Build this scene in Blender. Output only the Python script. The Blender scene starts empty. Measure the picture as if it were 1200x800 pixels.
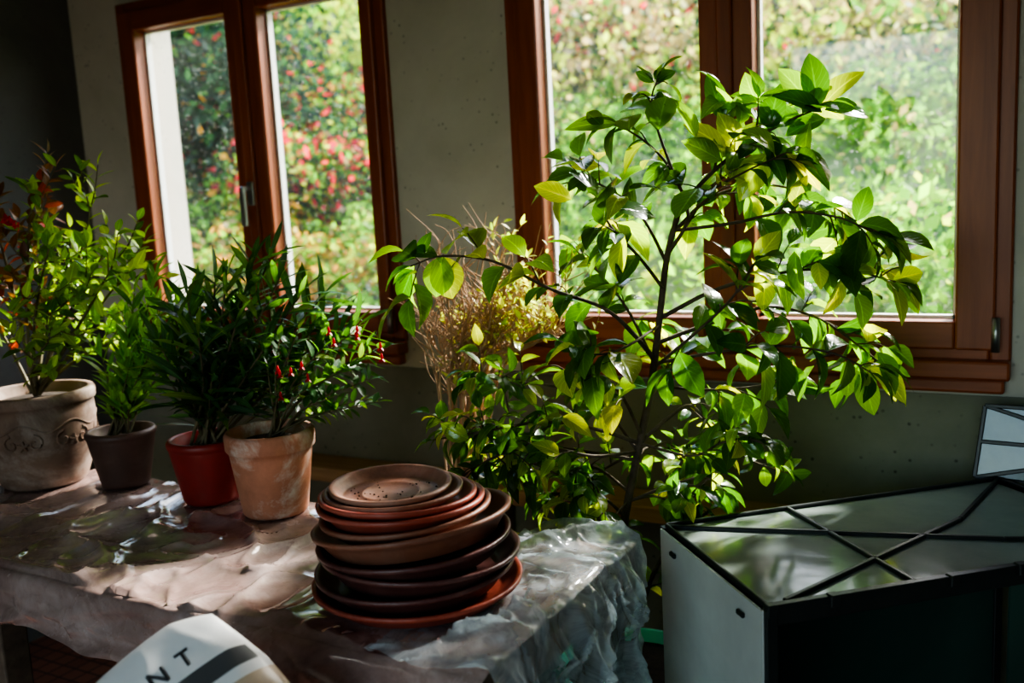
import bpy, math, random
import numpy as np
from mathutils import Vector, Matrix, noise, Euler
random.seed(7); np.random.seed(7)
scene=bpy.context.scene
COL=bpy.context.collection
V=Vector
# ------------------------------------------------------------------ camera
th=math.radians(29.5); p=math.radians(8.6); r=math.radians(3.0)
F=V((-math.sin(th)*math.cos(p), math.cos(th)*math.cos(p), -math.sin(p)))
R=F.cross(V((0,0,1))).normalized(); U=R.cross(F)
R2=R*math.cos(r)-U*math.sin(r); U2=U*math.cos(r)+R*math.sin(r)
cam=bpy.data.objects.new('camera',bpy.data.cameras.new('camera')); COL.objects.link(cam)
M=Matrix((R2,U2,-F)).transposed().to_4x4(); M.translation=V((0,0,1.35))
cam.matrix_world=M; cam.data.lens=1130/1200*36; cam.data.clip_start=.02
cam.data.dof.use_dof=True; cam.data.dof.focus_distance=1.68; cam.data.dof.aperture_fstop=2.9
scene.camera=cam
try:
    scene.view_settings.view_transform='AgX'; scene.view_settings.look='AgX - High Contrast'
except Exception: pass
# ------------------------------------------------------------------ materials
class N:
    def __init__(s,name):
        s.m=bpy.data.materials.new(name); s.m.use_nodes=True; s.t=s.m.node_tree; s.t.nodes.clear()
        s.out=s.a('ShaderNodeOutputMaterial')
    def a(s,typ,**k):
        n=s.t.nodes.new(typ)
        for q,v in k.items():
            if hasattr(n,q) and q not in('Scale',): 
                try: setattr(n,q,v); continue
                except Exception: pass
            n.inputs[q].default_value=v
        return n
    def l(s,a,b): s.t.links.new(a,b)
    def coord(s): return s.a('ShaderNodeTexCoord').outputs['Object']
    def noise(s,scale,detail=6,rough=.6,vec=None,dist=0):
        n=s.a('ShaderNodeTexNoise'); n.inputs['Scale'].default_value=scale; n.inputs['Detail'].default_value=detail
        n.inputs['Roughness'].default_value=rough; n.inputs['Distortion'].default_value=dist
        s.l(vec if vec else s.coord(),n.inputs['Vector']); return n.outputs['Fac']
    def crumple(s,scale=9):
        nn=s.a('ShaderNodeTexNoise'); nn.inputs['Scale'].default_value=scale*.5; nn.inputs['Detail'].default_value=4; s.l(s.coord(),nn.inputs['Vector'])
        vm=s.a('ShaderNodeVectorMath'); vm.operation='MULTIPLY_ADD'; s.l(nn.outputs['Color'],vm.inputs[0]); vm.inputs[1].default_value=(.18,.18,.18); s.l(s.coord(),vm.inputs[2])
        outs=[]
        for sc in (scale,scale*2.6):
            vo=s.a('ShaderNodeTexVoronoi'); vo.inputs['Scale'].default_value=sc; s.l(vm.outputs[0],vo.inputs['Vector']); outs.append(vo.outputs['Distance'])
        ma=s.a('ShaderNodeMath',operation='MULTIPLY_ADD'); s.l(outs[1],ma.inputs[0]); ma.inputs[1].default_value=.3; s.l(outs[0],ma.inputs[2]); return ma.outputs[0]
    def ramp(s,fac,stops):
        n=s.a('ShaderNodeValToRGB'); e=n.color_ramp.elements
        while len(e)<len(stops): e.new(.5)
        for i,(pos,c) in enumerate(stops):
            e[i].position=pos; e[i].color=tuple(c)+(1,) if len(c)==3 else c
        s.l(fac,n.inputs['Fac']); return n.outputs['Color']
    def mix(s,f,a,b,mode='MIX'):
        n=s.a('ShaderNodeMix'); n.data_type='RGBA'; n.blend_type=mode
        for i,v in ((0,f),(6,a),(7,b)):
            if isinstance(v,(int,float)): n.inputs[i].default_value=v
            elif isinstance(v,tuple): n.inputs[i].default_value=v+(1,)
            else: s.l(v,n.inputs[i])
        return n.outputs[2]
    def bump(s,h,strength=.3,dist=.01,nrm=None):
        n=s.a('ShaderNodeBump'); n.inputs['Strength'].default_value=strength; n.inputs['Distance'].default_value=dist
        if nrm: s.l(nrm,n.inputs['Normal'])
        s.l(h,n.inputs['Height']); return n.outputs['Normal']
    def pr(s,col,rough=.6,normal=None,**k):
        n=s.a('ShaderNodeBsdfPrincipled')
        if isinstance(col,tuple): n.inputs['Base Color'].default_value=col+(1,)
        else: s.l(col,n.inputs['Base Color'])
        if isinstance(rough,(int,float)): n.inputs['Roughness'].default_value=rough
        else: s.l(rough,n.inputs['Roughness'])
        if normal: s.l(normal,n.inputs['Normal'])
        for q,v in k.items(): n.inputs[q.replace('_',' ')].default_value=v
        return n.outputs[0]
    def fin(s,sh): s.l(sh,s.out.inputs[0]); return s.m
    def mixs(s,f,a,b):
        n=s.a('ShaderNodeMixShader')
        if isinstance(f,(int,float)): n.inputs[0].default_value=f
        else: s.l(f,n.inputs[0])
        s.l(a,n.inputs[1]); s.l(b,n.inputs[2]); return n.outputs[0]

def m_simple(name,col,rough=.6,var=.25,scale=12,bump=.2,**k):
    n=N(name); f=n.noise(scale)
    c=n.ramp(f,[(.3,tuple(x*(1-var) for x in col)),(.7,tuple(min(1,x*(1+var)) for x in col))])
    return n.fin(n.pr(c,rough,n.bump(n.noise(scale*5),bump,.003),**k))
def m_terra(name,col,pale=.0,rough=.8,dirt=.5):
    n=N(name); f=n.noise(9,8,.65); c=n.ramp(f,[(.3,tuple(x*.6 for x in col)),(.65,col)])
    f2=n.noise(5,9,.75,dist=.6); pm=n.ramp(f2,[(.47,(0,0,0)),(.62,(pale,)*3)])
    c=n.mix(pm,c,(.62,.55,.48))
    f3=n.noise(3.3,8,.8); dm=n.ramp(f3,[(.5,(0,0,0)),(.7,(dirt,)*3)])
    c=n.mix(dm,c,(.06,.045,.03))
    return n.fin(n.pr(c,rough,n.bump(n.noise(60),.35,.002)))
def m_leaf(name,trans=.45,rough=.35,tint=(1.5,1.7,.35),vein=True,spec=.5):
    n=N(name); at=n.a('ShaderNodeVertexColor'); at.layer_name='Col'; c=at.outputs['Color']
    nm=None
    if vein:
        uv=n.a('ShaderNodeUVMap'); uv.uv_map='UVMap'; sep=n.a('ShaderNodeSeparateXYZ'); n.l(uv.outputs[0],sep.inputs[0])
        ab=n.a('ShaderNodeMath',operation='ABSOLUTE'); n.l(sep.outputs[0],ab.inputs[0])
        mr=n.ramp(ab.outputs[0],[(.0,(1,1,1)),(.1,(0,0,0))])
        m1=n.a('ShaderNodeMath',operation='MULTIPLY_ADD'); n.l(ab.outputs[0],m1.inputs[0]); m1.inputs[1].default_value=-.35; n.l(sep.outputs[1],m1.inputs[2])
        m2=n.a('ShaderNodeMath',operation='MULTIPLY'); n.l(m1.outputs[0],m2.inputs[0]); m2.inputs[1].default_value=50
        m3=n.a('ShaderNodeMath',operation='SINE'); n.l(m2.outputs[0],m3.inputs[0])
        sv=n.ramp(m3.outputs[0],[(.8,(0,0,0)),(1,(.35,.35,.35))])
        vf=n.mix(1.0,mr,sv,'ADD')
        c2=n.mix(1.0,c,(1.8,1.7,1.6),'MULTIPLY'); c=n.mix(vf,c,c2)
        nm=n.bump(vf,.35,.002)
    a=n.pr(c,rough,nm,Specular_IOR_Level=spec)
    tr=n.a('ShaderNodeBsdfTranslucent'); n.l(n.mix(1.0,c,tint,'MULTIPLY'),tr.inputs[0])
    return n.fin(n.mixs(trans,a,tr.outputs[0]))
def m_wood(name,c1,c2,rough=.45,axis='Z'):
    n=N(name); mp=n.a('ShaderNodeMapping'); n.l(n.coord(),mp.inputs[0])
    mp.inputs['Scale'].default_value={'Z':(40,40,3),'X':(3,40,40)}[axis]
    f=n.noise(1,6,.6,mp.outputs[0],.4); c=n.ramp(f,[(.3,c1),(.7,c2)])
    return n.fin(n.pr(c,rough,n.bump(f,.1,.002)))

def concrete(name,c1,c2,pit=.3,sc=2.2):
    n=N(name); f=n.noise(sc,9,.65,dist=.3); c=n.ramp(f,[(.3,c1),(.7,c2)])
    vo=n.a('ShaderNodeTexVoronoi'); vo.inputs['Scale'].default_value=40; n.l(n.coord(),vo.inputs[0])
    pits=n.ramp(vo.outputs['Distance'],[(.08,(1,1,1)),(.2,(0,0,0))])
    msk=n.ramp(n.noise(7),[(.46,(0,0,0)),(.54,(pit,)*3)])
    pm=n.mix(1.0,pits,msk,'MULTIPLY'); c=n.mix(pm,c,tuple(x*.25 for x in c1))
    return n.fin(n.pr(c,.85,n.bump(n.noise(25,8,.7),.3,.004)))
MAT={}
MAT['plaster']=concrete('plaster_wall',(.44,.43,.36),(.60,.58,.50),.55)
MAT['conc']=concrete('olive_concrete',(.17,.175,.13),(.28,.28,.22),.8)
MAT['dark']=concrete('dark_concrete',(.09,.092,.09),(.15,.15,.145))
MAT['ceil']=m_simple('ceiling_paint',(.6,.58,.54),.9)
MAT['wood']=m_wood('stained_wood',(.22,.055,.020),(.37,.105,.038),.4)
MAT['woodh']=m_wood('stained_wood_h',(.22,.055,.020),(.37,.105,.038),.4,'X')
MAT['board']=m_wood('raw_board',(.34,.20,.10),(.48,.32,.18),.7,'X')
MAT['bench']=m_wood('bench_wood',(.10,.07,.05),(.18,.13,.09),.7,'X')
MAT['gasket']=m_simple('window_spacer',(.75,.76,.74),.4,.05)  # white painted as sunlight on frame edges; also the outer sill's colour
MAT['metal']=m_simple('brushed_metal',(.35,.35,.34),.35,.1,Metallic=.9)
MAT['pot_big']=m_terra('old_terracotta',(.27,.17,.12),.35,dirt=.6)
MAT['pot_terra']=m_terra('terracotta_pot',(.58,.25,.15),.95,dirt=.35)
MAT['pot_red']=m_terra('red_plastic_pot',(.36,.035,.025),0,.45,.25)
MAT['pot_dark']=m_terra('dark_plastic_pot',(.12,.06,.045),.05,.5,.3)
MAT['pot_teal']=m_simple('teal_plastic',(.12,.58,.46),.4,.15)
MAT['soil']=m_simple('soil',(.045,.03,.02),.95,.5,60,1)
MAT['sau_red']=m_terra('saucer_red',(.42,.085,.05),.08,.4,.25)
MAT['sau_orange']=m_terra('saucer_orange',(.42,.19,.12),.12,.5,.75)
MAT['sau_dark']=m_terra('saucer_dark',(.15,.055,.048),.08,.35,.3)
MAT['sau_brown']=m_terra('saucer_brown',(.32,.125,.072),.10,.48,.4)
MAT['bark']=m_simple('bark',(.11,.08,.055),.85,.4,40,.8)
MAT['twig']=m_simple('dry_twig',(.42,.26,.15),.8,.3,40,.3)
MAT['stem']=m_simple('green_brown_stem',(.15,.12,.06),.7,.4,40,.3)
MAT['lemon']=m_leaf('citrus_leaf',.5,.17,(2.9,2.9,.4),spec=.95)
MAT['leaf']=m_leaf('plant_leaf',.45,.33,(1.9,2.1,.4),spec=.6)
MAT['petal']=m_leaf('petal',.4,.5,(1.6,.5,.5),False)
MAT['garden']=m_leaf('garden_leaf',.58,.6,(1.5,1.5,.8),False,.2)
MAT['black']=m_simple('black_plastic_frame',(.018,.024,.022),.4,.2)
n=N('floor_tiles'); br=n.a('ShaderNodeTexBrick'); mp=n.a('ShaderNodeMapping'); n.l(n.coord(),mp.inputs[0]); mp.inputs['Scale'].default_value=(1,1,1)
n.l(mp.outputs[0],br.inputs[0]); br.inputs['Scale'].default_value=9; br.offset=0; br.inputs['Brick Width'].default_value=.5; br.inputs['Row Height'].default_value=.5
br.inputs['Mortar Size'].default_value=.03; br.inputs['Color1'].default_value=(.34,.14,.09,1); br.inputs['Color2'].default_value=(.25,.10,.07,1); br.inputs['Mortar'].default_value=(.07,.045,.04,1)
MAT['floor']=n.fin(n.pr(br.outputs[0],.55,n.bump(n.noise(30),.2,.003)))
n=N('window_glass'); tp=n.a('ShaderNodeBsdfTransparent'); tp.inputs[0].default_value=(.97,.98,.97,1)
tl=n.a('ShaderNodeBsdfTranslucent'); tl.inputs[0].default_value=(.95,.95,.9,1)
f=n.ramp(n.noise(2.5,6,.6),[(.35,(.002,)*3),(.75,(.009,)*3)])
sp=n.ramp(n.noise(90,3,.5),[(.62,(0,)*3),(.7,(.04,)*3)])
gl=n.a('ShaderNodeBsdfGlossy'); gl.inputs['Roughness'].default_value=.02
s1=n.mixs(n.mix(1.0,f,sp,'ADD'),tp.outputs[0],tl.outputs[0]); MAT['glass']=n.fin(n.mixs(.03,s1,gl.outputs[0]))
n=N('dusty_plastic_sheet'); f=n.noise(3.0,9,.7,dist=.5); c=n.ramp(f,[(.30,(.16,.095,.08)),(.5,(.35,.24,.21)),(.72,(.56,.46,.43))])
hz_=n.noise(28,8,.7,dist=1.0); c=n.mix(n.ramp(hz_,[(.5,(0,)*3),(.78,(.45,)*3)]),c,(.11,.065,.05))
ro=n.ramp(n.noise(8),[(.35,(.10,)*3),(.7,(.34,)*3)])
b1=n.bump(n.crumple(5.5),.45,.03); b2=n.bump(n.noise(18,4,.55,dist=1.0),.22,.006,b1)
MAT['sheet']=n.fin(n.pr(c,ro,b2,Specular_IOR_Level=.75,Coat_Weight=.9,Coat_Roughness=.07))
n=N('clear_plastic_film'); tp=n.a('ShaderNodeBsdfTransparent'); tp.inputs[0].default_value=(.95,.99,1,1)
nb=n.bump(n.crumple(9),.7,.03)
a=n.pr((.80,.92,1.0),.10,nb,Specular_IOR_Level=1.0,Coat_Weight=.8,Coat_Roughness=.04); tl=n.a('ShaderNodeBsdfTranslucent'); tl.inputs[0].default_value=(.84,.95,1,1)
s1=n.mixs(.5,a,tl.outputs[0]); MAT['film']=n.fin(n.mixs(n.ramp(n.noise(8,7,.7,dist=1.5),[(.35,(.20,)*3),(.7,(.70,)*3)]),tp.outputs[0],s1))
n=N('twinwall_panel'); a=n.pr(n.ramp(n.noise(5,8,.7),[(.3,(.23,.28,.26)),(.7,(.36,.40,.37))]),.14,n.bump(n.noise(4,3),.15,.02)); tl=n.a('ShaderNodeBsdfTranslucent'); tl.inputs[0].default_value=(.4,.48,.42,1)
MAT['panel']=n.fin(n.mixs(.2,a,tl.outputs[0]))
MAT['panel_side']=m_simple('white_side_panel',(.52,.54,.50),.4,.15,5,.1)
MAT['sack']=m_simple('white_sack',(.85,.84,.82),.3,.05,6,.1)
MAT['sack_band']=m_simple('sack_grey_band',(.12,.12,.12),.35,.15,6)
MAT['sack_beige']=m_simple('sack_beige',(.58,.45,.32),.4,.15,6)
MAT['ink']=m_simple('ink',(.06,.06,.06),.5)
MAT['ground']=m_simple('garden_soil',(.14,.20,.06),.95,.4,3,1)

# ------------------------------------------------------------------ mesh tools
class MB:
    def __init__(s): s.v=[];s.f=[];s.uv=[];s.c=[];s.mi=[];s.k=0
    def build(s,name,mat,parent=None,smooth=True,mats=None):
        me=bpy.data.meshes.new(name); me.from_pydata([tuple(x) for x in s.v],[],s.f); 
        if s.uv:
            u=me.uv_layers.new(name='UVMap'); fl=[x for f in s.f for i in f for x in s.uv[i]]; u.data.foreach_set('uv',fl)
        if s.c:
            ca=me.color_attributes.new('Col','FLOAT_COLOR','POINT'); ca.data.foreach_set('color',[x for c in s.c for x in (c[0],c[1],c[2],1)])
        if smooth: me.polygons.foreach_set('use_smooth',[True]*len(me.polygons))
        if mats:
            for m in mats: me.materials.append(m)
            if s.mi: me.polygons.foreach_set('material_index',s.mi)
        else: me.materials.append(mat)
        me.update(); o=bpy.data.objects.new(name,me); COL.objects.link(o)
        if parent: o.parent=parent
        return o
def empty(name,loc=(0,0,0)):
    e=bpy.data.objects.new(name,None); e.empty_display_size=.1; COL.objects.link(e); return e
def box(mb,x0,x1,y0,y1,z0,z1,mi=0):
    b=len(mb.v); mb.v+=[V(q) for q in((x0,y0,z0),(x1,y0,z0),(x1,y1,z0),(x0,y1,z0),(x0,y0,z1),(x1,y0,z1),(x1,y1,z1),(x0,y1,z1))]
    for f in((0,3,2,1),(4,5,6,7),(0,1,5,4),(1,2,6,5),(2,3,7,6),(3,0,4,7)): mb.f.append([b+i for i in f]); mb.mi.append(mi)
def bevel(o,w=.004,seg=2):
    m=o.modifiers.new('bevel','BEVEL'); m.width=w; m.segments=seg; m.limit_method='ANGLE'; return o
def bar(mb,a,b,w,h,up=V((0,0,1)),mi=0):
    a=V(a);b=V(b);d=(b-a).normalized(); s=d.cross(up).normalized()*w/2; u=s.cross(d).normalized()*h/2; k=len(mb.v)
    for q in (a,b): mb.v+=[q-s-u,q+s-u,q+s+u,q-s+u]
    for f in((0,1,2,3),(7,6,5,4),(0,4,5,1),(1,5,6,2),(2,6,7,3),(3,7,4,0)): mb.f.append([k+i for i in f]); mb.mi.append(mi)
def lathe(mb,prof,c=(0,0,0),n=56,rot=None,wob=0,mi=0):
    k=len(mb.v); c=V(c)
    for i,(rr,z) in enumerate(prof):
        for j in range(n):
            a=2*math.pi*j/n; q=rr*(1+wob*math.sin(a*2+i*.1))
            pnt=V((q*math.cos(a),q*math.sin(a),z))
            if rot: pnt=rot@pnt
            mb.v.append(c+pnt)
    for i in range(len(prof)-1):
        for j in range(n):
            mb.f.append([k+i*n+j,k+i*n+(j+1)%n,k+(i+1)*n+(j+1)%n,k+(i+1)*n+j]); mb.mi.append(mi)
    for i,rev in ((0,True),(len(prof)-1,False)):
        if prof[i][0]>.0005:
            ring=[k+i*n+j for j in range(n)]
            mb.f.append(ring[::-1] if rev else ring); mb.mi.append(mi)
def smooth_path(P,m=6):
    P=[V(q) for q in P]
    if len(P)<3: return [P[0].lerp(P[-1],i/m) for i in range(m+1)]
    out=[]; Q=[P[0]*2-P[1]]+P+[P[-1]*2-P[-2]]
    for i in range(1,len(Q)-2):
        a,b,c,d=Q[i-1:i+3]
        for j in range(m):
            t=j/m; out.append(.5*((2*b)+(c-a)*t+(2*a-5*b+4*c-d)*t*t+(3*b-a-3*c+d)*t**3))
    out.append(P[-1]); return out
def tube(mb,P,r0,r1,n=6):
    k=len(mb.v); L=len(P)
    for i,q in enumerate(P):
        d=(P[min(i+1,L-1)]-P[max(i-1,0)]).normalized(); s=d.cross(V((.3,.2,1))); 
        if s.length<.05: s=d.cross(V((1,0,0)))
        s.normalize(); u=s.cross(d); rr=r0+(r1-r0)*i/(L-1)
        for j in range(n):
            a=2*math.pi*j/n; mb.v.append(q+s*math.cos(a)*rr+u*math.sin(a)*rr)
    for i in range(L-1):
        for j in range(n): mb.f.append([k+i*n+j,k+i*n+(j+1)%n,k+(i+1)*n+(j+1)%n,k+(i+1)*n+j]); mb.mi.append(0)
def rv(s=1): return V((random.gauss(0,s),random.gauss(0,s),random.gauss(0,s)))
def leaf(mb,p0,d,up,L,W,droop=.3,fold=.3,col=(.1,.2,.05),ns=5,pw=.85):
    d=d.normalized(); s=d.cross(up)
    if s.length<.05: s=d.cross(V((1,.2,0)))
    s.normalize(); nrm=s.cross(d); k=len(mb.v); tw=random.uniform(-.4,.4)
    for i in range(ns+1):
        t=i/ns; w=W*.5*(math.sin(math.pi*min(.999,max(.001,t**pw)))**.8+.02)
        c=p0+d*L*(t-.25*abs(droop)*t*t)-nrm*droop*L*t*t
        ss=(s*math.cos(tw*t)+nrm*math.sin(tw*t))
        for q in(-1,0,1):
            mb.v.append(c+ss*w*q*math.cos(fold)+nrm*w*abs(q)*math.sin(fold)); mb.uv.append((q,t)); mb.c.append(col)
    for i in range(ns):
        for j in(0,1): a=k+i*3+j; mb.f.append([a,a+1,a+4,a+3])
def vcol(base,var=.25):
    g=1+random.uniform(-var,var); h=random.uniform(-.2,.2)*var*2
    return (max(0,base[0]*g*(1+h)),base[1]*g,max(0,base[2]*g))
def pick(cols):
    x=random.random()*sum(w for w,_ in cols)
    for w,c in cols:
        x-=w
        if x<=0: return c
    return cols[-1][1]
def leaves_on(mb,P,spacing,L,W,cols,t0=.1,ang=.9,droop=.3,fold=.3,upb=.3,lv=.25,tip=True,pw=.85,whorl=1):
    tot=sum((P[i+1]-P[i]).length for i in range(len(P)-1)); acc=0; nxt=tot*t0; az=random.random()*6
    for i in range(len(P)-1):
        sg=P[i+1]-P[i]; l=sg.length
        if l<1e-6: continue
        while nxt<=acc+l:
            q=P[i]+sg*((nxt-acc)/l); d=sg.normalized(); s=d.cross(V((.13,.2,1))).normalized(); u=s.cross(d)
            for w in range(whorl):
                az+=2.4 if whorl==1 else 2*math.pi/whorl
                o=s*math.cos(az)+u*math.sin(az)
                ld=(d*math.cos(ang)+o*math.sin(ang)+V((0,0,upb))+rv(.15)).normalized()
                LL=L*random.uniform(1-lv,1+lv)
                leaf(mb,q,ld,(V((0,0,1))+rv(.45)+d*.5),LL,W*LL/L*random.uniform(.85,1.15),droop*random.uniform(.2,1.6),fold*random.uniform(.3,1.5),vcol(pick(cols)),pw=pw)
            az+=.5; nxt+=spacing*random.uniform(.7,1.3)
        acc+=l
    if tip:
        d=(P[-1]-P[-2]).normalized()
        leaf(mb,P[-1],d,V((0,0,1))+rv(.3),L*.9,W*.9,droop,fold,vcol(pick(cols)),pw=pw)
c3,s3=math.cos(r),math.sin(r)
def frame(O,x0,y0,k):
    O=V(O)
    def S(x,y,w=0):
        u=(x-x0)*k; v=(y0-y)*k; rr=u*c3+v*s3; z=-u*s3+v*c3
        return O+V((.8704,.4924,0))*rr+V((-.4924,.8704,0))*w+V((0,0,z))
    return S

# ------------------------------------------------------------------ room
X0,X1,Y0,Y1,H=-2.86,1.7,-2.6,2.2,2.6; T=.30; TB=.20
wins=[(-2.62,-1.58,[(-2.53,-2.142),(-2.017,-1.65)]),(-1.21,-.068,[(-1.116,-.707),(-.586,-.173)])]
wz0,wz1=.96,2.01
mb=MB()
box(mb,X0-T,X1+T,Y1-.004,Y1+TB,0,.885,1); box(mb,X0-T,X1+T,Y1,Y1+TB,.885,wz0); box(mb,X0-T,X1+T,Y1,Y1+TB,wz1,H)
box(mb,X0-T,wins[0][0],Y1,Y1+TB,wz0,wz1); box(mb,wins[0][1],wins[1][0],Y1,Y1+TB,wz0,wz1); box(mb,wins[1][1],X1+T,Y1,Y1+TB,wz0,wz1)
mb.build('wall_back',None,None,False,[MAT['plaster'],MAT['conc']])
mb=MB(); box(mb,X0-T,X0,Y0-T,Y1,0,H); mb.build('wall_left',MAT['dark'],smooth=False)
mb=MB(); box(mb,X1,X1+T,Y0-T,Y1,0,H); mb.build('wall_right',MAT['plaster'],smooth=False)
mb=MB(); box(mb,X0,-1.7,Y0-T,Y0,0,H); box(mb,1.0,X1,Y0-T,Y0,0,H); box(mb,-1.7,1.0,Y0-T,Y0,2.3,H); mb.build('wall_front',MAT['plaster'],smooth=False)  # wide opening added in this unseen wall to let sky light fill the room
mb=MB(); box(mb,X0-T,X1+T,Y0-T,Y1+TB,-.1,0); mb.build('floor',MAT['floor'],smooth=False)
mb=MB(); box(mb,X0-T,X1+T,Y0-T,Y1+TB,H,H+.15); mb.build('ceiling',MAT['ceil'],smooth=False)

for wi,(a,b,panes) in enumerate(wins):
    e=empty('window_%d'%(wi+1))
    mv=MB(); mh=MB(); mg=MB(); ms=MB()
    yf,yb=2.185,2.265
    box(mv,a,a+.04,yf,yb,wz0,wz1); box(mv,b-.04,b,yf,yb,wz0,wz1)
    box(mh,a+.04,b-.04,yf,yb,wz0,wz0+.035); box(mh,a+.04,b-.04,yf,yb,wz1-.04,wz1)
    gz0,gz1=1.045,1.92
    mid=(panes[0][1]+panes[1][0])/2
    for pi,(g0,g1) in enumerate(panes):
        s0=a+.03 if pi==0 else mid+.002; s1=mid-.002 if pi==0 else b-.03
        ys=2.168; ye=2.235
        box(mv,s0,g0,ys,ye,wz0+.025,wz1-.03); box(mv,g1,s1,ys,ye,wz0+.025,wz1-.03)
        box(mh,g0,g1,ys,ye,wz0+.025,gz0); box(mh,g0,g1,ys,ye,gz1,wz1-.03)
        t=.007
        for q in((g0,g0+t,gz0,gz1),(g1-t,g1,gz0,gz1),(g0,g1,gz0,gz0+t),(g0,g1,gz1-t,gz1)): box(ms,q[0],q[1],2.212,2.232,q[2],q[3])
        box(mg,g0,g1,2.219,2.223,gz0,gz1)
    box(mv,mid-.018,mid+.018,2.155,2.17,wz0+.03,wz1-.035)
    bevel(mv.build('frame_uprights',MAT['wood'],e,False),.005); bevel(mh.build('frame_rails',MAT['woodh'],e,False),.005)
    mg.build('glass_panes',MAT['glass'],e,False); ms.build('glazing_spacer',MAT['gasket'],e,False)  # pale strips round the glass paint the sunlit edge of the outer frame
    m=MB(); box(m,a-.0,b,2.15,2.2,.925,.965); box(m,a+.01,b-.01,2.165,2.2,.895,.925); bevel(m.build('inner_sill',MAT['woodh'],e,False),.006)
    m=MB(); box(m,a-.02,b+.02,2.27,2.46,.93,.96); m.build('outer_sill',MAT['gasket'],e,False)
    m=MB(); hx=mid; box(m,hx-.013,hx+.013,2.148,2.156,1.36,1.43); bar(m,(hx,2.15,1.41),(hx,2.115,1.41),.014,.014); bar(m,(hx,2.118,1.415),(hx,2.118,1.30),.018,.012,up=V((0,1,0)))
    if wi==0: bevel(m.build('handle',MAT['metal'],e,False),.003)
    m=MB(); lathe(m,[(.0,0),(.008,0),(.008,.07),(0,.07)],(b-.028,2.158,.985),12); m.build('hinge',MAT['metal'],e)
m=MB(); box(m,-2.4,-.25,2.06,2.19,.565,.605); 
for x in(-2.2,-1.3,-.4): box(m,x,x+.04,2.10,2.19,.40,.565)
bevel(m.build('wall_shelf_board',MAT['board'],None,False),.004)

# ------------------------------------------------------------------ garden
eGd=empty('hillside_garden')
def hz(x,y): return .45+.34*max(0,y-3)+.10*math.sin(x*1.3+y*.7)+.08*math.sin(y*2.1-x)
m=MB(); nx,ny=60,50
for j in range(ny+1):
    for i in range(nx+1):
        x=-24+34*i/nx; y=2.5+17*j/ny; m.v.append(V((x,y,hz(x,y))))
for j in range(ny):
    for i in range(nx): a=j*(nx+1)+i; m.f.append([a,a+1,a+nx+2,a+nx+1])
m.build('slope',MAT['ground'],eGd)
def npfol(name,cent,rad,cnt,size,cols,shape=.55):
    Vs=[];Cs=[]
    for c,rd,n_,sz,cl in zip(cent,rad,cnt,size,cols):
        d=np.random.normal(size=(n_,3)); d/=np.linalg.norm(d,axis=1)[:,None]
        rr=rd*np.random.uniform(.35,1,size=(n_,1))**.6
        pos=np.array(c)+d*rr*np.array([1,1,.8])
        a=np.random.normal(size=(n_,3)); a/=np.linalg.norm(a,axis=1)[:,None]
        b=np.cross(a,np.random.normal(size=(n_,3))); b/=np.linalg.norm(b,axis=1)[:,None]
        s=sz*np.random.uniform(.6,1.3,size=(n_,1))
        q=np.stack([pos-a*s,pos+b*s*shape,pos+a*s,pos-b*s*shape],1)
        Vs.append(q.reshape(-1,3))
        ws=np.array([w for w,_ in cl]); idx=np.random.choice(len(cl),n_,p=ws/ws.sum())
        cc=np.array([x for _,x in cl])[idx]*np.random.uniform(.5,1.45,size=(n_,1))
        Cs.append(np.repeat(np.concatenate([cc,np.ones((n_,1))],1),4,0))
    Va=np.concatenate(Vs).astype(np.float32); Ca=np.concatenate(Cs).astype(np.float32)
    me=bpy.data.meshes.new(name); nv=len(Va); nf=nv//4
    me.vertices.add(nv); me.vertices.foreach_set('co',Va.ravel()); me.loops.add(nv); me.loops.foreach_set('vertex_index',np.arange(nv,dtype=np.int32))
    me.polygons.add(nf); me.polygons.foreach_set('loop_start',np.arange(0,nv,4,dtype=np.int32)); me.polygons.foreach_set('loop_total',np.full(nf,4,dtype=np.int32))
    me.update(); ca=me.color_attributes.new('Col','FLOAT_COLOR','POINT'); ca.data.foreach_set('color',Ca.ravel()); me.materials.append(MAT['garden']); me.validate()
    o=bpy.data.objects.new(name,me); COL.objects.link(o); o.parent=eGd; return o
G=(.10,.25,.035); G2=(.20,.42,.045); DG=(.02,.06,.03); YG=(.42,.50,.06); TAN=(.38,.29,.16); RD=(.62,.025,.07); OR=(.55,.28,.05); WH=(.80,.76,.62); BG=(.025,.065,.055)
cent=[];rad=[];cnt=[];size=[];cols=[]
def bush(x,y,rd,n_,sz,cl,dz=.3):
    cent.append((x,y,hz(x,y)+rd*dz)); rad.append(rd); cnt.append(n_); size.append(sz); cols.append(cl)
for i in range(150):
    y=random.uniform(3.3,7.6); x=random.uniform(-.75*y,.35*y+.5)
    bush(x,y,random.uniform(.25,.45),260,.035,random.choice([[(5,G2),(2,YG),(2,G)],[(6,G2),(3,YG)],[(2,G2),(4,G),(2,DG)],[(3,G2),(2,G),(1,TAN)],[(4,G),(2,DG)]]))
for i in range(100):
    y=random.uniform(6.8,12); x=random.uniform(-.68*y,.3*y)
    rr_=.9 if x<-.3*y else .15
    bush(x,y,random.uniform(.4,.75),420,.045,random.choice([[(4,TAN),(1,G),(2,WH),(rr_,RD)],[(3,TAN),(1,WH),(2,DG)],[(3,G),(2,YG),(2,TAN),(rr_,RD)],[(3,YG),(3,TAN),(1,DG)],[(5,DG),(2,G),(1,TAN),(rr_,RD)]]),.5)
for i in range(60):
    y=random.uniform(11,15); x=random.uniform(-1.5*y,.4*y)
    bush(x,y,random.uniform(.8,1.4),520,.07,random.choice([[(3,TAN),(3,WH),(1,G)],[(3,TAN),(1,WH),(3,DG)],[(2,G),(2,DG),(3,TAN)]]),.7)
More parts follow.
